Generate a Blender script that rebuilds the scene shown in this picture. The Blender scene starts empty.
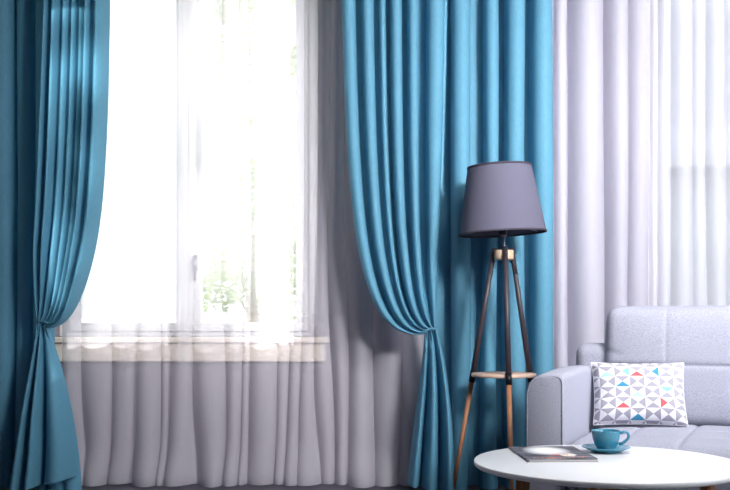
import bpy, bmesh, math, random
from mathutils import Vector, Matrix
random.seed(7)
PI = math.pi
S = bpy.context.scene
C = S.collection
EYE = 0.86            # camera height
F = 1000.0            # focal length in pixels of a 730 x 490 frame
HX, HY = 365.0, 318.0 # principal column, horizon row

# ------------------------------------------------------------------ camera
cam = bpy.data.cameras.new('camera'); camo = bpy.data.objects.new('camera', cam); C.objects.link(camo)
camo.location = (0, 0, EYE); camo.rotation_euler = (PI/2, 0, 0)
cam.sensor_width = 36; cam.lens = 36*F/730; cam.shift_y = (HY-245)/730; cam.clip_start = 0.05; cam.clip_end = 300
S.camera = camo
# ------------------------------------------------------------------ sky, sun, key light, exposure
w = bpy.data.worlds.new('sky'); S.world = w; w.use_nodes = True
bg = w.node_tree.nodes['Background']; bg.inputs[0].default_value = (0.93, 0.96, 1.0, 1); bg.inputs[1].default_value = 2.0
sun = bpy.data.lights.new('sun', 'SUN'); suno = bpy.data.objects.new('sun', sun); C.objects.link(suno)
sun.energy = 29; sun.angle = math.radians(1.2); sun.color = (1.0, 0.965, 0.9)
sd = Vector((0.02, -1, -0.49)).normalized()
suno.rotation_euler = sd.to_track_quat('-Z', 'Y').to_euler(); suno.location = (0, 12, 9)
key = bpy.data.lights.new('key_softbox', 'AREA'); keyo = bpy.data.objects.new('key_softbox', key); C.objects.link(keyo)
key.shape = 'RECTANGLE'; key.size = 0.9; key.size_y = 0.9; key.energy = 74; key.color = (1.0, 0.985, 1.0)
key.spread = math.radians(66)
keyo.location = (2.35, 0.45, 2.75)
keyo.rotation_euler = (Vector((0.9, 4.9, 2.0))-keyo.location).to_track_quat('-Z', 'Y').to_euler()
fill = bpy.data.lights.new('added_side_fill', 'AREA'); fillo = bpy.data.objects.new('added_side_fill', fill); C.objects.link(fillo)
fill.shape = 'RECTANGLE'; fill.size = 1.5; fill.size_y = 1.7; fill.energy = 46; fill.color = (0.96, 0.98, 1.0)   # added fill to brighten the sofa, shining in through window_3
fillo.location = (3.62, 1.75, 1.7); fillo.rotation_euler = (PI/2, 0, PI/2)
S.view_settings.view_transform = 'Standard'; S.view_settings.look = 'None'
S.view_settings.exposure = 0.14; S.view_settings.gamma = 1.0; S.view_settings.use_curve_mapping = False
S.cycles.transparent_max_bounces = 16

# ------------------------------------------------------------------ helpers
def P(px, py, D):                       # a direction of the photograph at depth D
    return Vector(((px-HX)*D/F, D, EYE+(HY-py)*D/F))
def lin(r, g, b):
    f = lambda c: (c/255/12.92) if c/255 <= 0.04045 else ((c/255+0.055)/1.055)**2.4
    return (f(r), f(g), f(b), 1)
def link(o, parent=None):
    C.objects.link(o)
    if parent: o.parent = parent
    return o
def mesh(name, verts, faces, mat, parent=None, smooth=True, mats=None, fm=None):
    me = bpy.data.meshes.new(name); me.from_pydata([tuple(v) for v in verts], [], faces); me.update()
    for m in (mats or [mat]): me.materials.append(m)
    if smooth: me.polygons.foreach_set('use_smooth', [True]*len(me.polygons))
    if fm: me.polygons.foreach_set('material_index', fm)
    o = bpy.data.objects.new(name, me); return link(o, parent)
def from_bm(name, bm, mat, parent=None, smooth=False):
    me = bpy.data.meshes.new(name); bm.normal_update(); bm.to_mesh(me); bm.free(); me.materials.append(mat)
    if smooth: me.polygons.foreach_set('use_smooth', [True]*len(me.polygons))
    return link(bpy.data.objects.new(name, me), parent)
def tag(o, label, cat, group=None, kind=None):
    o['label'] = label; o['category'] = cat
    if group: o['group'] = group
    if kind: o['kind'] = kind
    return o
def empty(name, loc, rz=0):
    o = bpy.data.objects.new(name, None); o.location = loc; o.rotation_euler = (0, 0, rz); o.empty_display_size = 0.1
    return link(o)
def box(name, x0, x1, y0, y1, z0, z1, mat, parent=None, r=0.0, seg=2, smooth=None):
    bm = bmesh.new(); bmesh.ops.create_cube(bm, size=1)
    for v in bm.verts:
        v.co = Vector((x0+(v.co.x+.5)*(x1-x0), y0+(v.co.y+.5)*(y1-y0), z0+(v.co.z+.5)*(z1-z0)))
    if r: bmesh.ops.bevel(bm, geom=bm.edges[:]+bm.verts[:], offset=r, segments=seg, profile=0.5, affect='EDGES')
    return from_bm(name, bm, mat, parent, smooth=(r > 0.008 if smooth is None else smooth))
def lathe(name, prof, mat, parent=None, n=48, close=False):
    vs, fs = [], []; m = len(prof)
    for i in range(n):
        a = 2*PI*i/n
        for (r, z) in prof: vs.append((r*math.cos(a), r*math.sin(a), z))
    for i in range(n):
        for j in range(m-1 if not close else m):
            k = (j+1) % m
            fs.append((i*m+j, ((i+1) % n)*m+j, ((i+1) % n)*m+k, i*m+k))
    o = mesh(name, vs, fs, mat, parent)
    bm = bmesh.new(); bm.from_mesh(o.data); bmesh.ops.remove_doubles(bm, verts=bm.verts, dist=1e-6)
    bmesh.ops.recalc_face_normals(bm, faces=bm.faces); bm.to_mesh(o.data); bm.free()
    return o
def tube(name, pts, rad, mat, parent=None, n=10, cap=True):
    pts = [Vector(p) for p in pts]; m = len(pts)
    rads = rad if isinstance(rad, (list, tuple)) else [rad]*m
    vs, fs = [], []; up = None
    for i, p in enumerate(pts):
        t = (pts[min(i+1, m-1)]-pts[max(i-1, 0)]).normalized()
        if up is None: up = t.orthogonal().normalized()
        up = (up-t*up.dot(t)).normalized(); b = t.cross(up)
        for k in range(n):
            a = 2*PI*k/n; vs.append(p+(up*math.cos(a)+b*math.sin(a))*rads[i])
    for i in range(m-1):
        for k in range(n):
            fs.append((i*n+k, i*n+(k+1) % n, (i+1)*n+(k+1) % n, (i+1)*n+k))
    if cap: fs += [tuple(range(n))[::-1], tuple(range((m-1)*n, m*n))]
    return mesh(name, vs, fs, mat, parent)
def sstep(a, b, x):
    t = max(0, min(1, (x-a)/(b-a))); return t*t*(3-2*t)

# ------------------------------------------------------------------ materials
def nodes(name):
    m = bpy.data.materials.new(name); m.use_nodes = True
    nt = m.node_tree; return m, nt, nt.nodes['Principled BSDF'], nt.nodes['Material Output']
def mat(name, col, rough=0.6, metal=0.0, var=0.0, scale=30.0, bump=0.0, stretch=(1, 1, 1), spec=0.4, col2=None, detail=3.0):
    m, nt, b, out = nodes(name)
    b.inputs['Base Color'].default_value = col; b.inputs['Roughness'].default_value = rough
    b.inputs['Metallic'].default_value = metal; b.inputs['Specular IOR Level'].default_value = spec
    tc = nt.nodes.new('ShaderNodeTexCoord'); mp = nt.nodes.new('ShaderNodeMapping'); mp.inputs['Scale'].default_value = stretch
    nz = nt.nodes.new('ShaderNodeTexNoise'); nz.inputs['Scale'].default_value = scale; nz.inputs['Detail'].default_value = detail
    nt.links.new(tc.outputs['Object'], mp.inputs['Vector']); nt.links.new(mp.outputs[0], nz.inputs['Vector'])
    cr = nt.nodes.new('ShaderNodeValToRGB'); cr.color_ramp.elements[0].position = 0.3; cr.color_ramp.elements[1].position = 0.7
    c2 = col2 or tuple(min(1, c*(1+var)) for c in col[:3])+(1,)
    c1 = col if col2 else tuple(c*(1-var) for c in col[:3])+(1,)
    cr.color_ramp.elements[0].color = c1; cr.color_ramp.elements[1].color = c2
    nt.links.new(nz.outputs['Fac'], cr.inputs[0]); nt.links.new(cr.outputs[0], b.inputs['Base Color'])
    if bump:
        bp = nt.nodes.new('ShaderNodeBump'); bp.inputs['Strength'].default_value = bump; bp.inputs['Distance'].default_value = 0.002
        nt.links.new(nz.outputs['Fac'], bp.inputs['Height']); nt.links.new(bp.outputs[0], b.inputs['Normal'])
    return m
def cloth(name, col, transl=0.2, transp=0.0, sheen=0.0, var=0.06, scale=160.0, stretch=(1, 1, 0.25), rough=0.8, spec=0.2):
    m, nt, b, out = nodes(name); L = nt.links.new
    tc = nt.nodes.new('ShaderNodeTexCoord'); mp = nt.nodes.new('ShaderNodeMapping'); mp.inputs['Scale'].default_value = stretch
    nz = nt.nodes.new('ShaderNodeTexNoise'); nz.inputs['Scale'].default_value = scale; nz.inputs['Detail'].default_value = 2
    L(tc.outputs['Object'], mp.inputs[0]); L(mp.outputs[0], nz.inputs['Vector'])
    cr = nt.nodes.new('ShaderNodeValToRGB')
    cr.color_ramp.elements[0].position = 0.3; cr.color_ramp.elements[1].position = 0.7
    cr.color_ramp.elements[0].color = tuple(c*(1-var) for c in col[:3])+(1,)
    cr.color_ramp.elements[1].color = tuple(min(1, c*(1+var)) for c in col[:3])+(1,)
    L(nz.outputs['Fac'], cr.inputs[0]); L(cr.outputs[0], b.inputs['Base Color'])
    b.inputs['Roughness'].default_value = rough; b.inputs['Specular IOR Level'].default_value = spec
    b.inputs['Sheen Weight'].default_value = sheen; b.inputs['Sheen Roughness'].default_value = 0.4
    tr = nt.nodes.new('ShaderNodeBsdfTranslucent'); L(cr.outputs[0], tr.inputs[0])
    mx = nt.nodes.new('ShaderNodeMixShader'); mx.inputs[0].default_value = transl
    L(b.outputs[0], mx.inputs[1]); L(tr.outputs[0], mx.inputs[2]); last = mx
    if transp:
        tp = nt.nodes.new('ShaderNodeBsdfTransparent'); m2 = nt.nodes.new('ShaderNodeMixShader'); m2.inputs[0].default_value = transp
        L(mx.outputs[0], m2.inputs[1]); L(tp.outputs[0], m2.inputs[2]); last = m2
    L(last.outputs[0], out.inputs[0]); return m
def glass_mat(name):
    m, nt, b, out = nodes(name); nt.nodes.remove(b)
    tp = nt.nodes.new('ShaderNodeBsdfTransparent'); tp.inputs[0].default_value = (0.97, 0.985, 0.98, 1)
    gl = nt.nodes.new('ShaderNodeBsdfGlossy'); gl.inputs['Roughness'].default_value = 0.02
    mx = nt.nodes.new('ShaderNodeMixShader'); mx.inputs[0].default_value = 0.06
    nt.links.new(tp.outputs[0], mx.inputs[1]); nt.links.new(gl.outputs[0], mx.inputs[2]); nt.links.new(mx.outputs[0], out.inputs[0]); return m

M = {}
M['wall'] = mat('wall_plaster', lin(146, 140, 150), 0.9, var=0.03, scale=8, bump=0.1)
M['ceiling'] = mat('ceiling_paint', lin(200, 200, 204), 0.9, var=0.01)
M['floor'] = mat('grey_laminate', lin(84, 84, 94), 0.5, var=0.12, scale=6, stretch=(1, 12, 1))
M['white_trim'] = mat('white_frame', lin(240, 240, 240), 0.4, var=0.01)
M['cream'] = mat('cream_sill_paint', lin(250, 238, 220), 0.5, var=0.02)
M['glass'] = glass_mat('window_glass')
M['teal'] = cloth('teal_fabric', lin(102, 163, 190), transl=0.33, sheen=0.03, var=0.05, rough=0.6, spec=0.3)
M['sheer2'] = cloth('dense_lavender_voile', lin(220, 219, 232), transl=0.26, transp=0.34, var=0.03, scale=220, stretch=(1, 1, 0.05))
M['sheer'] = cloth('sheer_voile', lin(222, 219, 228), transl=0.235, transp=0.54, var=0.03, scale=220, stretch=(1, 1, 0.05))
M['sofa'] = mat('grey_tweed', lin(162, 164, 179), 0.95, var=0.22, scale=300, bump=0.35, spec=0.15, detail=4)
M['sofa_dark'] = mat('grey_piping', lin(160, 162, 178), 0.95, var=0.12, scale=300, spec=0.15)
M['shade'] = cloth('mauve_grey_shade', lin(100, 99, 117), transl=0.12, var=0.05, scale=400, stretch=(1, 1, 1))
M['shade_trim'] = mat('dark_shade_trim', lin(58, 54, 66), 0.8, var=0.05)
M['black_leg'] = mat('dark_stained_wood', lin(58, 52, 60), 0.45, var=0.2, scale=20, stretch=(8, 8, 0.5))
M['metal'] = mat('brushed_steel', lin(150, 150, 158), 0.3, metal=1.0, var=0.05)
M['black_metal'] = mat('black_metal', lin(30, 30, 34), 0.35, metal=0.6, var=0.05)
M['wood'] = mat('walnut_leg_wood', lin(136, 92, 66), 0.5, scale=18, stretch=(9, 9, 0.7), col2=lin(172, 118, 86))
M['hub_wood'] = mat('pale_beech', lin(196, 166, 138), 0.5, scale=14, stretch=(1, 6, 6), col2=lin(222, 196, 168))
M['shelf_wood'] = mat('pale_beech_shelf', lin(186, 160, 146), 0.5, scale=10, stretch=(1, 8, 8), col2=lin(210, 180, 160))
M['oak'] = mat('oak_table_leg', lin(142, 98, 64), 0.5, scale=16, stretch=(9, 9, 0.7), col2=lin(178, 128, 86))
M['table_white'] = mat('white_lacquer', lin(244, 245, 248), 0.3, var=0.005)
M['ceramic'] = mat('teal_glaze', lin(64, 140, 166), 0.18, var=0.04, scale=40, spec=0.6)
M['paper'] = mat('page_paper', lin(225, 222, 220), 0.8, var=0.06, scale=600, stretch=(0.05, 0.05, 4))
M['bulb'] = mat('frosted_bulb', lin(240, 236, 228), 0.3, var=0.01)
M['pw'] = mat('pillow_white', lin(228, 228, 233), 0.9, var=0.02, scale=200, bump=0.1)
M['pg'] = mat('pillow_grey', lin(158, 155, 168), 0.9, var=0.03, scale=200, bump=0.1)
M['pr'] = mat('pillow_coral', lin(226, 92, 98), 0.9, var=0.03, scale=200)
M['pb'] = mat('pillow_blue', lin(62, 142, 178), 0.9, var=0.03, scale=200)
M['pc'] = mat('pillow_sky', lin(130, 205, 232), 0.9, var=0.03, scale=200)
M['pp'] = mat('pillow_mint', lin(172, 226, 232), 0.9, var=0.03, scale=200)
M['leaf'] = cloth('leaf_green', lin(146, 164, 102), transl=0.2, var=0.3, scale=3, stretch=(1, 1, 1))
M['bark'] = mat('bark', lin(150, 134, 116), 0.9, var=0.3, scale=12, bump=0.5)
M['grass'] = mat('lawn', lin(120, 140, 84), 0.95, var=0.25, scale=2)
M['facade'] = mat('pale_facade', lin(214, 216, 224), 0.9, var=0.03, scale=3)
M['facade_trim'] = mat('facade_trim', lin(200, 198, 206), 0.8, var=0.03)
M['roof'] = mat('grey_roof', lin(150, 140, 140), 0.9, var=0.1, scale=6)

def cover_mat():
    m, nt, b, out = nodes('magazine_print'); L = nt.links.new; N = nt.nodes.new
    tc = N('ShaderNodeTexCoord'); sep = N('ShaderNodeSeparateXYZ'); L(tc.outputs['Object'], sep.inputs[0])
    def mth(op, a, bb=None, c=None):
        n = N('ShaderNodeMath'); n.operation = op
        for i, v in enumerate((a, bb, c)):
            if v is None: continue
            if isinstance(v, (int, float)): n.inputs[i].default_value = v
            else: L(v, n.inputs[i])
        return n.outputs[0]
    X, Y = sep.outputs[0], sep.outputs[1]
    mp = N('ShaderNodeMapping'); mp.inputs['Scale'].default_value = (9, 42, 1); L(tc.outputs['Object'], mp.inputs[0])
    nz = N('ShaderNodeTexNoise'); nz.inputs['Scale'].default_value = 1.0; nz.inputs['Detail'].default_value = 3; L(mp.outputs[0], nz.inputs['Vector'])
    cr = N('ShaderNodeValToRGB'); e = cr.color_ramp.elements
    e[0].position = 0.42; e[0].color = lin(44, 44, 54); e[1].position = 0.82; e[1].color = lin(170, 170, 182)
    L(nz.outputs['Fac'], cr.inputs[0])
    def ell(cx, cy, rx, ry, soft):
        dx = mth('DIVIDE', mth('SUBTRACT', X, cx), rx); dy = mth('DIVIDE', mth('SUBTRACT', Y, cy), ry)
        d = mth('ADD', mth('MULTIPLY', dx, dx), mth('MULTIPLY', dy, dy))
        mr = N('ShaderNodeMapRange'); mr.inputs[1].default_value = 1+soft; mr.inputs[2].default_value = 1-soft
        L(d, mr.inputs[0]); return mr.outputs[0]
    def mixc(f, a, col):
        n = N('ShaderNodeMix'); n.data_type = 'RGBA'; L(f, n.inputs[0]); L(a, n.inputs[6])
        if isinstance(col, tuple): n.inputs[7].default_value = col
        else: L(col, n.inputs[7])
        return n.outputs[2]
    c = mixc(ell(-0.005, 0.045, 0.055, 0.08, 0.75), cr.outputs[0], lin(246, 246, 250))
    c = mixc(ell(0.035, -0.055, 0.022, 0.03, 0.3), c, lin(232, 226, 214))
    # a band of small coral print near the front edge
    vo = N('ShaderNodeTexVoronoi'); vo.inputs['Scale'].default_value = 1.0
    mp2 = N('ShaderNodeMapping'); mp2.inputs['Scale'].default_value = (130, 60, 1); L(tc.outputs['Object'], mp2.inputs[0]); L(mp2.outputs[0], vo.inputs['Vector'])
    dots = mth('LESS_THAN', vo.outputs['Distance'], 0.42)
    c = mixc(mth('MULTIPLY', dots, mth('MULTIPLY', mth('LESS_THAN', mth('ABSOLUTE', mth('ADD', Y, 0.045)), 0.012), mth('LESS_THAN', mth('ABSOLUTE', mth('SUBTRACT', X, 0.005)), 0.03))), c, lin(240, 96, 84))
    c = mixc(mth('MULTIPLY', dots, mth('MULTIPLY', mth('LESS_THAN', mth('ABSOLUTE', mth('ADD', Y, 0.105)), 0.014), mth('LESS_THAN', mth('ABSOLUTE', X), 0.075))), c, lin(222, 132, 96))
    L(c, b.inputs['Base Color']); b.inputs['Roughness'].default_value = 0.5
    return m
M['cover'] = cover_mat()

# ------------------------------------------------------------------ the room
WY = 5.30; WT = 0.30
XL, XR, ZC = -3.1, 3.4, 3.00
def structure(o): o['kind'] = 'structure'; return o
structure(box('floor', XL, XR, -2.0, WY+WT, -0.12, 0, M['floor']))
structure(box('ceiling', XL, XR, -2.0, WY+WT, ZC, ZC+0.12, M['ceiling']))
structure(box('wall_left', XL-0.15, XL, -2.0, WY+WT, -0.12, ZC+0.12, M['wall']))
structure(box('wall_back', XL-0.15, XR+0.15, -2.15, -2.0, -0.12, ZC+0.12, M['wall']))
def side_wall(y0, y1, z0, z1):
    bm = bmesh.new()
    for (a, b, c, d) in ((-2.0, y0, -0.12, ZC+0.12), (y1, WY+WT, -0.12, ZC+0.12), (y0, y1, -0.12, z0), (y0, y1, z1, ZC+0.12)):
        g = bmesh.ops.create_cube(bm, size=1)['verts']
        for v in g: v.co = Vector((XR+(v.co.x+.5)*0.15, a+(v.co.y+.5)*(b-a), c+(v.co.z+.5)*(d-c)))
    structure(from_bm('wall_right', bm, M['wall']))
side_wall(0.95, 2.55, 0.8, 2.6)
w3 = empty('window_3', (XR+0.05, 1.75, 0.8)); w3['kind'] = 'structure'  # invented window, out of view, an opening for the added side fill
for (a, b, c, d) in ((-0.8, -0.73, 0, 1.8), (0.73, 0.8, 0, 1.8), (-0.73, 0.73, 0, 0.07), (-0.73, 0.73, 1.73, 1.8), (-0.035, 0.035, 0.07, 1.73)):
    box('frame', 0, 0.06, a, b, c, d, M['white_trim'], w3)
for (a, b) in ((-0.73, -0.035), (0.035, 0.73)): box('pane', 0.027, 0.033, a, b, 0.07, 1.73, M['glass'], w3)
W1 = (-1.66, -0.25); W2 = (1.50, 2.98); WZ = (0.76, 2.80)
def slab_wall():
    bm = bmesh.new()
    xs = [XL, W1[0], W1[1], W2[0], W2[1], XR]; zs = [0, WZ[0], WZ[1], ZC]
    for i in range(5):
        for j in range(3):
            if i in (1, 3) and j == 1: continue
            g = bmesh.ops.create_cube(bm, size=1)['verts']
            for v in g: v.co = Vector((xs[i]+(v.co.x+.5)*(xs[i+1]-xs[i]), WY+(v.co.y+.5)*WT, zs[j]+(v.co.z+.5)*(zs[j+1]-zs[j])))
    bmesh.ops.remove_doubles(bm, verts=bm.verts, dist=1e-5)
    seen = {}
    for f in bm.faces: seen.setdefault(tuple(sorted(v.index for v in f.verts)), []).append(f)
    bmesh.ops.delete(bm, geom=[f for l in seen.values() if len(l) > 1 for f in l], context='FACES')
    return from_bm('wall_window', bm, M['wall'])
structure(slab_wall())
def baseboard(name, x0, x1):
    structure(box(name, x0, x1, WY-0.016, WY, 0, 0.08, M['wall'], r=0.004))
baseboard('baseboard_window', XL, XR)
def window(idx, x0, x1):
    z0, z1 = WZ
    root = empty('window_%d' % idx, ((x0+x1)/2, WY+0.13, z0)); root['kind'] = 'structure'
    root['label'] = ['', 'white two-casement window behind the blue curtains and sheers', 'white two-casement window behind the sofa and sheers'][idx]
    hx = (x1-x0)/2; h = z1-z0; t = 0.06; tb = 0.03; sb = 0.045   # slimmer rails at the bottom
    box('frame', -hx, -hx+t, 0, 0.07, 0, h, M['white_trim'], root, 0.004)
    box('frame', hx-t, hx, 0, 0.07, 0, h, M['white_trim'], root, 0.004)
    box('frame', -hx+t, hx-t, 0, 0.07, 0, tb, M['white_trim'], root, 0.004)
    box('frame', -hx+t, hx-t, 0, 0.07, h-t, h, M['white_trim'], root, 0.004)
    for sx in (-1, 1):
        a, b = (-hx+t, -0.002) if sx < 0 else (0.002, hx-t)
        bm = bmesh.new(); s = 0.065
        for (p0, p1, q0, q1) in ((a, a+s, tb, h-t), (b-s, b, tb, h-t), (a+s, b-s, tb, tb+sb), (a+s, b-s, h-t-s, h-t)):
            g = bmesh.ops.create_cube(bm, size=1)['verts']
            for v in g: v.co = Vector((p0+(v.co.x+.5)*(p1-p0), -0.015+(v.co.y+.5)*0.07, q0+(v.co.z+.5)*(q1-q0)))
        sash = from_bm('sash', bm, M['white_trim'], root)
        box('pane', a+s-0.005, b-s+0.005, 0.018, 0.024, tb+sb-0.005, h-t-s+0.005, M['glass'], sash)
        if sx > 0:
            hd = box('handle', 0.028, 0.052, -0.035, -0.015, 0.36, 0.44, M['metal'], sash, 0.004)
            tube('lever', [(0.04, -0.03, 0.42), (0.04, -0.055, 0.42), (0.04, -0.06, 0.41), (0.04, -0.06, 0.30)], 0.008, M['metal'], sash)
    box('sill_board', -hx-0.06, hx+0.06, -0.185, -0.02, -0.03, 0.0, M['cream'], root, 0.006)
    box('sill_apron', -hx-0.04, hx+0.04, -0.155, -0.13, -0.13, -0.03, M['cream'], root, 0.004)
    return root
window(1, *W1); window(2, *W2)

# ------------------------------------------------------------------ outdoors
def ground():
    o = mesh('lawn', [(-40, 5.6, -0.6), (40, 5.6, -0.6), (40, 80, -0.6), (-40, 80, -0.6)], [(0, 1, 2, 3)], M['grass'], smooth=False)
    structure(o); o['label'] = 'green lawn outside the windows'
ground()
def tree(name, x, y, z0, h, blobs, n, leaf, label):
    root = empty(name, (x, y, z0)); tag(root, label, 'tree')
    tube('trunk', [(0, 0, 0), (0.06, 0.02, h*0.3), (-0.03, 0.05, h*0.62), (0.02, 0, h*0.85)], [0.13, 0.11, 0.08, 0.04], M['bark'], root)
    for (bx_, by_, bz_, br) in [b for b in blobs if b[0] < -1.9 or b[1] > 12]:
        s = Vector((0, 0, max(0.4, bz_-z0-br*1.1))); e = Vector((bx_-x, by_-y, bz_-z0))
        tube('branch', [s, s.lerp(e, 0.5)+Vector((0, 0, 0.08)), e], [0.022, 0.012, 0.005], M['bark'], root, n=6)
    vs, fs = [], []
    for i in range(n):
        bx_, by_, bz_, br = random.choice(blobs)
        d = Vector((random.gauss(0, 1), random.gauss(0, 1), random.gauss(0, 1))).normalized()*br*(random.random()**0.45)
        c = Vector((bx_-x, by_-y, bz_-z0))+d
        u = Vector((random.gauss(0, 1), random.gauss(0, 1), random.gauss(0, 1))).normalized(); v = u.orthogonal().normalized()
        l = leaf*random.uniform(0.7, 1.3); k = len(vs)
        vs += [c-u*l, c+v*l*0.5, c+u*l, c-v*l*0.5]; fs.append((k, k+1, k+2, k+3))
    f = mesh('foliage', vs, fs, M['leaf'], root, smooth=False); f['kind'] = 'stuff'
rc = random.Random(21)
clumps = [(rc.uniform(-1.68, -1.25), rc.uniform(10.1, 10.7), 3.45+1.9*(k+rc.uniform(-.4, .4))/13, rc.uniform(0.09, 0.17)) for k in range(13)]
clumps += [(rc.uniform(-1.5, -0.75), rc.uniform(10.1, 10.8), rc.uniform(2.9, 4.6), rc.uniform(0.16, 0.30)) for k in range(20)]
clumps += [(rc.uniform(-2.7, -1.9), rc.uniform(10.1, 10.8), rc.uniform(4.7, 5.8), rc.uniform(0.2, 0.35)) for k in range(12)]
clumps += [(rc.uniform(-2.3, -1.0), rc.uniform(10.1, 10.8), rc.uniform(5.6, 6.2), rc.uniform(0.2, 0.35)) for k in range(8)]
tree('leafy_tree', -3.4, 10.8, -0.6, 5.6, clumps, 4600, 0.04,
     'leafy green tree outside the window, its branches showing at the top')
tree('leafy_shrub', -1.7, 15.0, -0.6, 3.2, [(-2.2, 15, 1.5, 0.6), (-1.6, 15.2, 2.1, 0.75), (-1.15, 15, 1.4, 0.6), (-1.5, 14.8, 2.8, 0.5)], 2200, 0.06,
     'pale green shrub standing farther off on the lawn outside the window')
def house():
    root = empty('neighbour_house', (5.1, 13.0, -0.6)); tag(root, 'pale house with balcony seen faintly through the sheers above the sofa', 'building')
    box('wall', -4.0, 4.0, 0, 5, 0, 7.4, M['facade'], root)
    for k, (x, z) in enumerate([(-2.9, 1.0), (-2.9, 4.0), (-0.6, 1.0), (-0.6, 4.0), (1.7, 1.0), (1.7, 4.0)]):
        wn = box('window', x-0.55, x+0.55, -0.04, 0.02, z, z+1.4, M['facade_trim'], root)
        box('pane', x-0.47, x+0.47, -0.06, -0.04, z+0.08, z+1.32, M['glass'], wn)
    box('balcony', -4.0, 0.6, -0.9, 0, 3.3, 3.45, M['facade_trim'], root)
    box('ledge', -4.05, 4.05, -0.1, 0, 3.1, 3.3, M['facade_trim'], root)
    box('roof', -4.3, 4.3, -0.4, 5.3, 7.4, 7.7, M['roof'], root)
house()

# ------------------------------------------------------------------ curtains
def foldfn(valleys, wref, seed=0, k=0.75):
    """depth and sideways shift of a pleat: wide round ridges, narrow pinched valleys"""
    rnd = random.Random(seed); base = [rnd.uniform(0.0, 0.35) for _ in valleys]; hgt = [rnd.uniform(0.65, 1.15) for _ in valleys]
    def f(s):
        if s <= valleys[0]: return base[0], 0.0
        if s >= valleys[-1]: return base[-1], 0.0
        i = 0
        while s > valleys[i+1]: i += 1
        wd = valleys[i+1]-valleys[i]; t = (s-valleys[i])/wd
        d = (0.5-0.5*math.cos(2*PI*t))**0.85
        return (base[i]*(1-t)+base[i+1]*t)+d*hgt[i]*min(1.2, wd/wref), -k*wd*math.sin(2*PI*t)/(2*PI)
    return f
def ridgefn(ridges, wref, seed=0, k=1.2):
    """pleats standing forward with recessed flats between them"""
    rnd = random.Random(seed); hgt = [rnd.uniform(0.85, 1.1) for _ in ridges]
    def f(s):
        for (a, b), h in zip(ridges, hgt):
            if a < s < b:
                t = (s-a)/(b-a)
                return 0.06+math.sin(PI*t)**0.7*h*min(1.15, 0.35+0.65*(b-a)/wref), -k*(b-a)*math.sin(2*PI*t)/(2*PI)
        return 0.06, 0.0
    return f
def pick(v, wref, seed): return ridgefn(v, wref, seed) if isinstance(v[0], tuple) else foldfn(v, wref, seed)
def grid_faces(nu, nv):
    return [(j*nu+i, j*nu+i+1, (j+1)*nu+i+1, (j+1)*nu+i) for j in range(nv-1) for i in range(nu-1)]
TOPZ = 2.90
def hanging(name, x0, x1, D, valleys, wref, amp, matn, parent=None, nu=220, nv=60, seed=0, wander=0.6, flare=0.0, zb=0.012, amp_low=1.0, break_=0.0):
    """a curtain hanging free from rail to floor; fold valleys given as columns of the photograph"""
    f = pick(valleys, wref, seed); vs = []
    for j in range(nv):
        t = j/(nv-1); z = TOPZ+(zb-TOPZ)*t
        for i in range(nu):
            s = x0+(x1-x0)*i/(nu-1)
            ss = s+wander*(math.sin(t*4.2+s*0.05+seed)+0.6*math.sin(t*9.0+s*0.11+seed*2))*(0.3+t*t*1.6)
            g, sh = f(ss); d = g*amp*(1+(amp_low-1)*t)
            ph = s*0.06+seed
            d += 0.006*math.sin(t*7+ph)*t
            if break_: d += break_*sstep(0.90, 1.0, t)**2*(0.8+0.3*math.sin(s*0.09+seed*3))
            x = (s+sh-HX)*D/F+flare*t*(i/(nu-1)-0.5)
            vs.append((x, D-d, z))
    return mesh(name, vs, grid_faces(nu, nv), matn, parent)
def bez(p, t):
    a = 1-t; return [a**3*p[0][k]+3*a*a*t*p[1][k]+3*a*t*t*p[2][k]+t**3*p[3][k] for k in (0, 1)]
def tied(name, D, outer, inner, tail_outer, tail_inner, vtop, vtail, parent, seed, nu=170, nv1=110, nv2=70, amp=0.125, knot_push=0.05, power=1.0, skip=0):
    """cloth gathered to a knot: each strand runs from the rail along a curve to the knot and on to the hem"""
    f1 = pick(vtop, 1/7, seed); f2 = pick(vtail, 1/4.5, seed+1); vs = []
    mix = lambda a, b, e: [[a[k][c]*(1-e)+b[k][c]*e for c in (0, 1)] for k in range(4)]
    topy = HY-(TOPZ-EYE)*F/D
    for j in range(skip, nv1+nv2):
        up = j < nv1
        t = j/(nv1-1) if up else (j-nv1+1)/nv2
        for i in range(nu):
            e = i/(nu-1); ee = e**power; g1, h1 = f1(e); g2, h2 = f2(e)
            if up:
                ee = max(0, min(1, e+h1*(1-0.5*sstep(0.6, 1, t)))); p = mix(outer, inner, ee); p[0][1] = topy; p[2][1] = outer[2][1]+(inner[2][1]-outer[2][1])*ee**2.2
                x, y = bez(p, t)
                g = g1
                a = amp*(1-0.68*sstep(0.62, 1.0, t))
                g += 0.10*math.sin(e*23+t*8+seed)*sstep(0.5, 0.9, t)+0.05*math.sin(e*51-t*14)*sstep(0.6, 0.95, t)
                d = a*g+knot_push*sstep(0.55, 1.0, t)+0.03*math.sin(PI*sstep(0.5, 1.0, t))*(1-e)
            else:
                b = sstep(0.0, 0.2, t); g = g1*(1-b)+g2*b
                p = mix(tail_outer, tail_inner, max(0, min(1, e+0.5*h1*(1-b)+h2*b))); x, y = bez(p, t)
                a = amp*(0.25+1.0*sstep(0.0, 0.7, t))
                d = a*g+knot_push*(1-0.9*sstep(0.0, 0.6, t))
            q = P(x, y, D); q.y -= d; q.z = max(q.z, 0.008)
            vs.append(q)
    return mesh(name, vs, grid_faces(nu, nv1+nv2-skip), M['teal'], parent)
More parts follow.
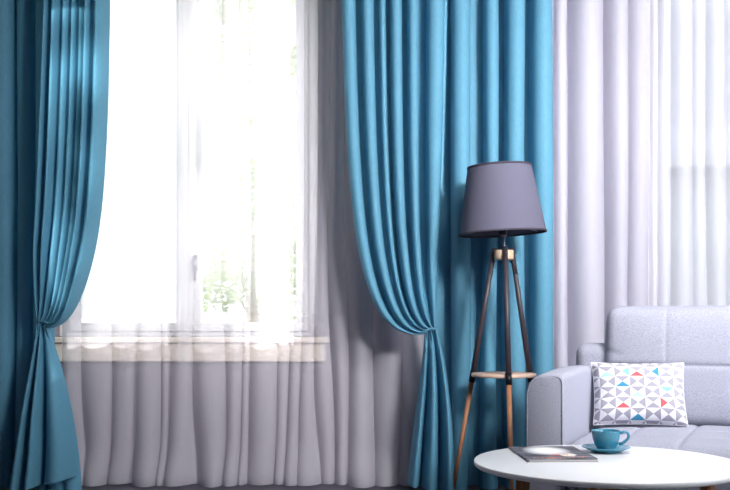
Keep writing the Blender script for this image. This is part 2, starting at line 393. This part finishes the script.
def cord(name, c, rx, ry, tilt, parent):
    pts = []
    for k in range(25):
        a = 2*PI*k/24; pts.append((c.x+rx*math.cos(a), c.y+ry*math.sin(a), c.z+tilt*math.cos(a)+0.004*math.sin(3*a)))
    return tube(name, pts, 0.006, M['teal'], parent, n=8, cap=False)

# right pair: the tied drape and the drape hanging free behind the lamp
DR = 4.95
r1 = empty('tied_curtain', P(429, 490, DR)); r1.location.z = 0
tag(r1, 'teal curtain gathered and tied back, left of the floor lamp', 'curtain', 'teal curtains')
def adopt(o, root):                      # world-built part under its root
    o.parent = root; o.matrix_parent_inverse = Matrix.Translation(root.location).inverted(); return o
adopt(tied('drape', DR, [(340, 0), (346, 190), (346, 345), (424, 334)], [(448, 0), (447, 120), (441, 240), (434, 324)],
     [(424, 333), (424, 350), (412, 430), (407, 482)], [(434, 324), (446, 352), (454, 420), (454, 489)],
     [(0, .125), (.18, .295), (.345, .41), (.45, .56), (.615, .715), (.80, .965)], [0, .26, .66, 1.0], None, 3), r1)
adopt(cord('tieback_cord', P(429.5, 329.5, DR-0.055), 0.034, 0.03, 0.008, None), r1)
r2 = empty('hanging_curtain', P(498, 490, 5.02)); r2.location.z = 0
tag(r2, 'teal curtain hanging straight to the floor behind the floor lamp', 'curtain', 'teal curtains')
adopt(hanging('drape', 433, 551, 5.08, [(450, 468), (482, 496), (503, 522), (529, 549)], 24, 0.165, M['teal'], None, seed=5, wander=1.2, nu=260), r2)

# left pair
r3 = empty('tied_curtain', P(46, 490, DR)); r3.location.z = 0
tag(r3, 'teal curtain tied back at the left, dappled by sunlight from the window', 'curtain', 'teal curtains')
adopt(tied('drape', DR, [(112, 0), (110, 130), (112, 326), (53, 328)], [(51, 0), (47, 120), (34, 270), (42, 318)],
     [(52, 327), (60, 350), (80, 420), (80, 474)], [(42, 318), (38, 350), (26, 420), (14, 489)],
     [0, .2, .34, .46, .58, .72, .86, 1.0], [0, .5, .75, 1.0], None, 11), r3)
adopt(cord('tieback_cord', P(47, 323, DR-0.055), 0.032, 0.03, -0.008, None), r3)
adopt(tied('inner_fold', DR+0.03, [(112, 0), (110, 120), (104, 318), (50, 326)], [(60, 0), (58, 120), (53, 270), (44, 320)],
     [(50, 326), (58, 350), (80, 420), (82, 490)], [(44, 320), (42, 350), (36, 420), (34, 490)],
     [0, .2, .4, .6, .8, 1.0], [0, .35, .7, 1.0], None, 17, nu=110, amp=0.035, knot_push=0.02, skip=104), r3)
r4 = empty('hanging_curtain', P(5, 490, 5.04)); r4.location.z = 0
tag(r4, 'dark teal curtain hanging straight at the far left edge of the view', 'curtain', 'teal curtains')
adopt(hanging('drape', -75, 55, 5.10, [(-78, -58), (-52, -36), (-30, -8), (-2, 17), (21, 36), (39, 54)], 22, 0.12, M['teal'], None, seed=8, wander=1.2), r4)

# sheers
s1 = empty('sheer_curtain', P(240, 490, 5.14)); s1.location.z = 0
tag(s1, 'white sheer curtain covering the sunlit window between the teal curtains', 'curtain', 'sheer curtains')
adopt(hanging('voile', 66, 426, 5.20, [64, 84, 108, 137, 163, 172, 197, 222, 240, 249, 277, 290, 304, 318, 331, 346, 372, 402, 430], 22, 0.06,
              M['sheer'], None, nu=420, nv=80, seed=2, wander=2.2, amp_low=1.25, break_=0.10), s1)
s2 = empty('sheer_curtain', P(680, 490, 5.14)); s2.location.z = 0
tag(s2, 'pale lavender sheer curtain hanging behind the sofa', 'curtain', 'sheer curtains')
adopt(hanging('voile', 515, 905, 5.20, [510, 530, 553, 567, 603, 627, 648, 656, 669, 692, 704, 724, 740, 760, 776, 800, 820, 846, 870, 910], 24, 0.095,
              M['sheer2'], None, nu=380, nv=70, seed=4, wander=1.0), s2)
# ceiling tracks
def rail(y, label):
    root = empty('curtain_rail', (0, y, ZC-0.065)); tag(root, label, 'curtain rail', 'curtain rails')
    box('track', XL+0.02, XR-0.02, -0.012, 0.012, -0.03, 0.0, M['white_trim'], root, 0.003)
    for x in (-2.8, -1.5, 0, 1.5, 2.8): box('bracket', x-0.02, x+0.02, -0.012, 0.012, 0.0, 0.065, M['white_trim'], root)
rail(4.985, 'white ceiling track carrying the teal curtains'); rail(5.13, 'white ceiling track carrying the sheer curtains, nearer the wall')

# ------------------------------------------------------------------ floor lamp
def floor_lamp():
    D = 4.65; x0 = (503.8-HX)*D/F
    L = empty('floor_lamp', (x0, D, 0)); tag(L, 'tripod floor lamp with mauve grey shade and small wooden shelf', 'lamp')
    zh, zs = EYE+(HY-254)*D/F, EYE-(375-HY)*D/F
    Rh, Rs = 0.0515, 0.156; sl = (Rs-Rh)/(zh-zs)
    rad = lambda z: Rs+(zs-z)*sl
    # shade, slightly tipped
    zb, zt = EYE+(HY-234)*D/F, EYE+(HY-166)*D/F; h = zt-zb
    rb, rt = 0.2025, 0.147
    prof = [(rb, 0), (rt, h), (rt-0.003, h), (rb-0.003, 0)]
    n = 20; prof = [(rb+(rt-rb)*k/n, h*k/n) for k in range(n+1)]
    sh = lathe('lamp_shade', prof, M['shade'], L, n=72)
    sh.location = (-0.006, 0, zb); sh.rotation_euler = (0, math.radians(-2.7), 0)
    trims = [(rb, 0.0), (rt, h)]
    for (r, z) in trims:
        s = 1 if z == 0 else -1
        lathe('trim', [(r+0.0022, z), (r+0.0022-s*0.0013, z+s*0.009), (r-0.0028-s*0.0013, z+s*0.009), (r-0.0028, z)], M['shade_trim'], sh, n=72, close=True)
    pts = [((rb+(rt-rb)*k/8+0.001)*math.sin(0.25), -(rb+(rt-rb)*k/8+0.001)*math.cos(0.25), h*k/8) for k in range(9)]
    for a in range(3):
        b = 2*PI*a/3+0.4
        tube('spider', [(0.018*math.cos(b), 0.018*math.sin(b), 0.05), ((rb-0.012)*math.cos(b), (rb-0.012)*math.sin(b), 0.012)], 0.0025, M['metal'], sh, n=6)
    lathe('socket', [(0, -0.005), (0.02, -0.005), (0.021, 0.06), (0.016, 0.075), (0, 0.075)], M['black_metal'], sh, n=20)
    lathe('bulb', [(0, 0.075), (0.014, 0.078), (0.03, 0.12), (0.033, 0.145), (0.024, 0.175), (0, 0.186)], M['bulb'], sh, n=24)
    tube('rod', [(0, 0, zh-0.03), (0, 0, zb+0.03)], 0.0065, M['metal'], L, n=14)
    tube('collar', [(0, 0, zb-0.012), (0, 0, zb+0.012)], 0.014, M['metal'], L, n=16)
    # hub
    hub = lathe('hub', [(0, zh-0.026), (0.042, zh-0.026), (0.045, zh-0.022), (0.045, zh+0.014), (0.042, zh+0.018), (0, zh+0.018)], M['hub_wood'], L, n=32)
    # shelf
    lathe('shelf', [(0, zs-0.008), (0.146, zs-0.008), (0.150, zs-0.004), (0.150, zs+0.005), (0.146, zs+0.009), (0, zs+0.009)], M['shelf_wood'], L, n=64)
    for k in range(3):
        a = -PI/2+math.radians(0)+k*2*PI/3
        pt = lambda z, dr=0.0: Vector(((rad(z)+dr)*math.cos(a), (rad(z)+dr)*math.sin(a), z))
        leg = tube('leg', [pt(zs+0.012), pt(zh+0.03)], [0.0135, 0.0115], M['black_leg'], L, n=16)
        tube('foot_pole', [pt(0.004), pt(zs-0.03)], [0.0095, 0.0118], M['wood'], leg, n=16)
        tube('collar', [pt(zs-0.036), pt(zs+0.016)], 0.0148, M['black_metal'], leg, n=16)
        d = Vector((math.cos(a), math.sin(a), 0))
        tube('screw', [pt(zh)+d*0.012, pt(zh)+d*0.018], 0.005, M['metal'], leg, n=10)
    tube('cord', [(0.03, 0.01, zh-0.03), (0.045, 0.0, zh-0.05), (0.055, 0.0, zh-0.07), (0.062, 0.02, zh-0.085), (0.062, 0.035, zh-0.10)], 0.003, M['black_metal'], L, n=6)
floor_lamp()

# ------------------------------------------------------------------ sofa
SO = Vector((0.538, 3.353, 0)); SA = math.radians(-24)
def pad(name, wd, ht, dp, er, seams_u, seams_v, bulge, matn, parent, nu=70, nv=50, groove=0.010, gw=0.012, wrinkle=None, gu=1.0, rc=0.0):
    """a padded block: front grid (u across, v up) bulges toward -y, round edges, stitched grooves; back is flat"""
    vs = []
    def dep(x, z):
        e = min(x, wd-x, z, ht-z); d = 0.0
        cx = min(x, wd-x); cz = min(z, ht-z)
        for c in (cx, cz):
            if c < er: d += er-math.sqrt(max(0, er*er-(er-c)**2))
        b = bulge*(1-(2*x/wd-1)**4)*(1-(2*z/ht-1)**4)
        g = 0
        for s in seams_u: g = max(g, gu*math.exp(-((x-s)/gw)**2))
        for s in seams_v: g = max(g, math.exp(-((z-s)/gw)**2))
        d = min(d, er*1.2)
        wv = wrinkle(x, z) if wrinkle else 0
        return d-b+groove*g+wv
    def ax(n, L, extra):
        a = [0.0]
        k = 6
        a += [er*(1-math.cos(PI/2*i/k)) for i in range(1, k+1)]
        m = n-2*k
        a += [er+(L-2*er)*i/m for i in range(1, m)]
        a += [L-er*(1-math.cos(PI/2*(k-i)/k)) for i in range(0, k)]+[L]
        for s in extra: a += [s-gw, s-gw*0.5, s, s+gw*0.5, s+gw]
        return sorted(set(round(q, 5) for q in a))
    ux = ax(nu, wd, seams_u); vz = ax(nv, ht, seams_v); n, m = len(ux), len(vz)
    for z in vz:
        for x in ux:
            y_ = dep(x, z); cx, cz = min(x, wd-x), ht-z; X_, Z_ = x, z
            if rc and cx < rc and cz < rc:                 # round the upper corners of the outline
                a, b = (rc-cx)/rc, (rc-cz)/rc
                a2, b2 = a*math.sqrt(1-b*b/2), b*math.sqrt(1-a*a/2)
                X_ = rc-rc*a2 if x < wd/2 else wd-rc+rc*a2; Z_ = ht-rc+rc*b2
            vs.append((X_, y_, Z_))
    fs = grid_faces(n, m)
    ring = [i for i in range(n)]+[(j+1)*n-1 for j in range(1, m)]+[(m-1)*n+i for i in range(n-2, -1, -1)]+[j*n for j in range(m-2, 0, -1)]
    k0 = len(vs); r = len(ring)
    bk = er*0.6
    for q, off in ((dp-bk, 0.0), (dp, bk)):
        for i in ring:
            x, _, z = vs[i]; cx, cz = wd/2, ht/2
            vs.append((x+(off if x < cx else -off)*(abs(x-cx) > cx-off-1e-6), q, z+(off if z < cz else -off)*(abs(z-cz) > cz-off-1e-6)))
    prev = ring
    for lv in range(2):
        cur = list(range(k0+lv*r, k0+(lv+1)*r))
        for i in range(r): fs.append((prev[i], cur[i], cur[(i+1) % r], prev[(i+1) % r]))
        prev = cur
    fs.append(tuple(prev))
    o = mesh(name, vs, fs, matn, parent)
    bm = bmesh.new(); bm.from_mesh(o.data); bmesh.ops.recalc_face_normals(bm, faces=bm.faces); bm.to_mesh(o.data); bm.free()
    return o
def sofa():
    R = empty('sofa', SO, SA); tag(R, 'light grey upholstered sofa with stitched cushions behind the coffee table', 'sofa')
    AW, CW, SD = 0.13, 0.72, 0.68; IN = 2*CW; TOT = 2*AW+IN
    def arm(x0, flip):
        # front outline with a big round outer shoulder, swept backwards
        pts = []; r1, r2, zt = 0.068, 0.022, 0.672
        pts.append((0.0, 0.10))
        for k in range(9): a = PI-PI/2*k/8; pts.append((r1+r1*math.cos(a), zt-r1+r1*math.sin(a)))
        for k in range(6): a = PI/2-PI/2*k/5; pts.append((AW-r2+r2*math.cos(a), zt-r2+r2*math.sin(a)))
        pts.append((AW, 0.10))
        if flip: pts = [(AW-a, b) for a, b in pts][::-1]
        cx, cz = AW/2, 0.4
        rows = [(0.012, 0.0), (0.003, 0.004), (0.0, 0.012)]+[(0.0, 0.012+0.76*k/14) for k in range(1, 15)]
        vs, fs = [], []; n = len(pts)
        for (ins, y) in rows:
            rise = 0.012*math.sin(PI*min(1, y/0.7))
            for (x, z) in pts:
                dx = ins if x < cx else -ins
                vs.append((x0+x+dx*(min(x, AW-x) < 0.05), y-0.004*math.sin(PI*x/AW), z-(ins+0 if z > 0.5 else 0)+(rise if z > 0.5 else 0)))
        for j in range(len(rows)-1):
            for i in range(n): fs.append((j*n+i, j*n+(i+1) % n, (j+1)*n+(i+1) % n, (j+1)*n+i))
        fs.append(tuple(range(n))[::-1]); fs.append(tuple(range((len(rows)-1)*n, len(rows)*n)))
        o = mesh('armrest', vs, fs, M['sofa'], R)
        bm = bmesh.new(); bm.from_mesh(o.data); bmesh.ops.recalc_face_normals(bm, faces=bm.faces); bm.to_mesh(o.data); bm.free()
        m = o.modifiers.new('edge', 'EDGE_SPLIT'); m.split_angle = math.radians(50)
        tube('piping', [(x0+x+(0.006 if x < cx else -0.006)*(min(x, AW-x) < 0.05), 0.0005, z-(0.006 if z > 0.5 else 0)) for (x, z) in pts], 0.002, M['sofa'], o, n=6)
    arm(0, False); arm(TOT-AW, True)
    bf = box('back_frame', 0.0, TOT, 0.745, 0.93, 0.10, 0.757, M['sofa'], R, 0.05, 5)
    box('base', AW, TOT-AW, 0.02, 0.72, 0.10, 0.30, M['sofa'], R, 0.012, 2)
    for k in range(2):
        x = AW+k*CW
        c = pad('back_cushion', CW-0.006, 0.47, 0.19, 0.042, [0.24, 0.48], [0.235], 0.030, M['sofa'], R, groove=0.007, gw=0.008, gu=0.3, rc=0.055,
                wrinkle=lambda a, b: 0.010*math.exp(-((b-0.285+0.35*(a-0.03))/0.007)**2)*max(0, 1-a/0.085))
        c.location = (x-0.004, SD, 0.443); c.rotation_euler = (math.radians(-7), 0, 0)
        e = 0.006
        tube('piping', [(0.004, 0.03, 0.02), (0.004, 0.03, 0.41), (0.02, 0.03, 0.452), (0.06, 0.028, 0.4675), (CW-0.066, 0.028, 0.4675), (CW-0.026, 0.03, 0.452), (CW-0.01, 0.03, 0.41), (CW-0.01, 0.03, 0.02)], 0.004, M['sofa_dark'], c, n=6)
        s = pad('seat_cushion', CW-0.004, SD+0.03, 0.17, 0.05, [0.18, 0.36, 0.54], [0.2, 0.4], 0.012, M['sofa'], R, groove=0.006, gw=0.010)
        s.rotation_euler = (math.radians(-90), 0, 0)   # front grid turned up; v runs from back (0) to front
        s.rotation_euler = (math.radians(90), 0, math.radians(180))
        s.data.transform(Matrix.Identity(4))
        # explicit orientation: (x, y, z) -> (x, v back, up)
        s.rotation_euler = (0, 0, 0)
        me = s.data
        for v in me.vertices:
            x_, y_, z_ = v.co; v.co = (x_, z_, -y_)
        me.flip_normals()
        s.location = (x+0.002, -0.022, 0.455)
        tube('piping', [(0.012, 0.012, -0.035), (0.03, 0.004, -0.035), (CW-0.034, 0.004, -0.035), (CW-0.016, 0.012, -0.035)], 0.004, M['sofa_dark'], s, n=6)
    for (x, y) in ((0.07, 0.06), (TOT-0.07, 0.06), (0.07, 0.84), (TOT-0.07, 0.84)):
        tube('leg', [(x, y, 0.0), (x, y, 0.11)], [0.016, 0.024], M['oak'], R, n=14)
sofa()

# ------------------------------------------------------------------ patterned pillow
def pillow():
    D = 3.645; W_, H_ = 0.334, 0.238
    root = empty('throw_pillow', ((639-HX)*D/F, D-0.02, 0.4705), math.radians(-7)); tag(root, 'white throw pillow printed with grey, coral and blue triangles on the sofa', 'pillow')
    k = 6; c0, c1, r0, r1 = -2, 35, -4, 31       # in sixths of a printed cell
    nu, nv = c1-c0, r1-r0
    special = {(1, 0, 'R'): 4, (2, 0, 'B'): 2, (3, 0, 'R'): 3, (5, 0, 'R'): 5, (0, 0, 'B'): 5, (1, 1, 'B'): 3, (2, 2, 'B'): 5, (4, 2, 'T'): 4,
               (1, 3, 'B'): 2, (4, 3, 'L'): 2, (2, 4, 'B'): 3}
    def shape(a, b, side):                        # a, b in 0..1
        p, q = 2*a-1, 2*b-1
        th = 0.062*((1-p**4)*(1-q**4))**0.55+0.002
        ins = 0.022
        x = W_/2*(p-p*0.05*(1-q*q)); z = H_/2*(q-q*0.05*(1-p*p))
        th += 0.003*math.sin(9*a+5*b)*(1-p*p)*(1-q*q)+0.004*math.exp(-((p+0.86)/0.06)**2)*math.sin(q*9)
        return Vector((x, -th if side == 0 else th, z+H_/2))
    T = Matrix.Rotation(math.radians(-20), 4, 'X')
    def tri_col(cx, cy):
        i, j = math.floor(cx/k), math.floor(cy/k); u, v = cx/k-i-0.5, cy/k-j-0.5
        t = ('R' if u > 0 else 'L') if abs(u) > abs(v) else ('B' if v > 0 else 'T')
        if (i, j, t) in special: return special[(i, j, t)]
        return 1 if ((i+j) % 2 == 0) == (t in 'TB') else 0
    for side, nm in ((0, 'front_panel'), (1, 'back_panel')):
        vs = [T @ shape(i/nu, 1-j/nv, side) for j in range(nv+1) for i in range(nu+1)]
        fs, fm = [], []
        for j in range(nv):
            for i in range(nu):
                a = j*(nu+1)+i; b = a+1; c = a+nu+2; d = a+nu+1; X, Y = i+c0, j+r0
                if side == 1: fs.append((a, b, c, d)); fm.append(0); continue
                li, lj = X % k, Y % k
                if li == lj: tri = [((a, d, c), (1/3, 2/3)), ((a, c, b), (2/3, 1/3))]
                elif li+lj == k-1: tri = [((a, d, b), (1/3, 1/3)), ((b, d, c), (2/3, 2/3))]
                else: tri = [((a, d, c, b), (0.5, 0.5))]
                for f, (ox, oy) in tri: fs.append(f); fm.append(tri_col(X+ox, Y+oy))
        o = mesh(nm, vs, fs, None, root, mats=[M['pw'], M['pg'], M['pr'], M['pb'], M['pc'], M['pp']], fm=fm)
    edge = []
    for a in range(40): edge.append((a/40, 0))
    for a in range(30): edge.append((1, a/30))
    for a in range(40): edge.append((1-a/40, 1))
    for a in range(31): edge.append((0, 1-a/30))
    tube('seam', [T @ ((shape(a, b, 0)+shape(a, b, 1))/2) for a, b in edge], 0.0022, M['pw'], root, n=6)
pillow()

# ------------------------------------------------------------------ coffee table and what lies on it
TX, TY, TZ, TR = 0.674, 2.79, 0.46, 0.368
def coffee_table():
    R = empty('coffee_table', (TX, TY, 0)); tag(R, 'round white coffee table on wooden legs in front of the sofa', 'table')
    lathe('tabletop', [(0, TZ-0.016), (TR-0.006, TZ-0.016), (TR-0.001, TZ-0.013), (TR, TZ-0.011), (TR, TZ-0.002), (TR-0.002, TZ), (0, TZ)], M['table_white'], R, n=128)
    for (x, y) in ((-0.235, -0.03), (0.255, -0.06), (-0.045, -0.235), (0.02, 0.235)):
        tube('leg', [(x*1.2, y*1.2, 0.0), (x, y, TZ-0.016)], [0.013, 0.021], M['oak'], R, n=18)
    lathe('mount_ring', [(0.0, TZ-0.03), (0.20, TZ-0.03), (0.20, TZ-0.016), (0.0, TZ-0.016)], M['table_white'], R, n=48)
coffee_table()
def magazine():
    R = empty('magazine', (0.545, 2.92, TZ), math.radians(2.5)); tag(R, 'glossy magazine lying on the white coffee table left of the cup', 'magazine')
    w_, l_ = 0.098, 0.143
    box('pages', -w_+0.001, w_-0.002, -l_+0.001, l_-0.001, 0.0008, 0.0060, M['paper'], R)
    box('back_cover', -w_, w_, -l_, l_, 0.0, 0.0008, M['cover'], R)
    nu, nv = 14, 6; vs = []
    for j in range(nv+1):
        for i in range(nu+1):
            x = -w_+2*w_*i/nu; y = -l_+2*l_*j/nv
            vs.append((x, y, 0.0062+0.0025*sstep(0.4, 1, i/nu)*(0.6+0.4*math.sin(j))))
    n = len(vs); fs = grid_faces(nu+1, nv+1)
    vs += [(x, y, z+0.0005) for (x, y, z) in vs]; fs += [tuple(n+q for q in f) for f in fs]
    rim = [i for i in range(nu+1)]+[(j+1)*(nu+1)-1 for j in range(1, nv+1)]+[nv*(nu+1)+i for i in range(nu-1, -1, -1)]+[j*(nu+1) for j in range(nv-1, 0, -1)]
    for i in range(len(rim)): a, b = rim[i], rim[(i+1) % len(rim)]; fs.append((a, b, n+b, n+a))
    mesh('front_cover', vs, fs, M['cover'], R, smooth=False)
    tube('spine', [(-w_, -l_, 0.0034), (-w_, l_, 0.0034)], 0.0034, M['cover'], R, n=8)
magazine()
def crockery():
    x, y = (606-HX)*2.99/F, 2.99
    s = empty('saucer', (x, y, TZ)); tag(s, 'teal ceramic saucer under the teacup on the coffee table', 'saucer')
    lathe('dish', [(0, 0.005), (0.034, 0.005), (0.050, 0.010), (0.070, 0.0165), (0.0715, 0.0155), (0.070, 0.0140), (0.052, 0.006), (0.044, 0.0035), (0, 0.0035)], M['ceramic'], s, n=64)
    lathe('foot_ring', [(0.036, 0.0), (0.043, 0.0), (0.045, 0.005), (0.036, 0.005)], M['ceramic'], s, n=48, close=True)
    c = empty('teacup', (x, y, TZ+0.0053)); tag(c, 'teal glazed teacup with round handle standing on its saucer', 'cup')
    lathe('bowl', [(0, 0.004), (0.020, 0.004), (0.0215, 0.0), (0.0245, 0.0), (0.0255, 0.004), (0.033, 0.016), (0.0395, 0.034), (0.0425, 0.056), (0.0428, 0.0585), (0.0416, 0.0592), (0.0404, 0.057), (0.037, 0.034), (0.030, 0.016), (0.018, 0.0085), (0, 0.008)], M['ceramic'], c, n=64)
    hp = [(0.0415, 0.050), (0.049, 0.0545), (0.058, 0.055), (0.0645, 0.050), (0.0665, 0.042), (0.064, 0.034), (0.057, 0.027), (0.048, 0.021), (0.0375, 0.018)]
    a = math.radians(-6)
    tube('handle', [(p*math.cos(a), p*math.sin(a), z) for p, z in hp], [0.0045, 0.0042, 0.004, 0.004, 0.004, 0.004, 0.0042, 0.0045, 0.005], M['ceramic'], c, n=10)
crockery()

# ------------------------------------------------------------------ added ceiling fill, out of view, brightening table and seat
def added_ceiling_fill():
    R = empty('added_ceiling_fill', (1.15, 2.55, ZC)); tag(R, 'added square ceiling panel, out of view, brightening the coffee table and sofa', 'lamp')
    for (a, b, c, d) in ((-0.45, 0.45, -0.45, -0.42), (-0.45, 0.45, 0.42, 0.45), (-0.45, -0.42, -0.42, 0.42), (0.42, 0.45, -0.42, 0.42)):
        box('frame', a, b, c, d, -0.05, 0, M['white_trim'], R)
    m, nt, b, out = nodes('fill_diffuser'); b.inputs['Base Color'].default_value = (0.9, 0.9, 0.9, 1)
    b.inputs['Emission Color'].default_value = (1, 0.98, 0.97, 1); b.inputs['Emission Strength'].default_value = 2.0
    box('diffuser', -0.42, 0.42, -0.42, 0.42, -0.035, -0.02, m, R)
    l = bpy.data.lights.new('ceiling_fill_light', 'AREA'); l.shape = 'SQUARE'; l.size = 0.82; l.energy = 46; l.color = (1.0, 0.985, 0.985)
    o = link(bpy.data.objects.new('ceiling_fill_light', l), R); o.location = (0, 0, -0.045)
added_ceiling_fill()
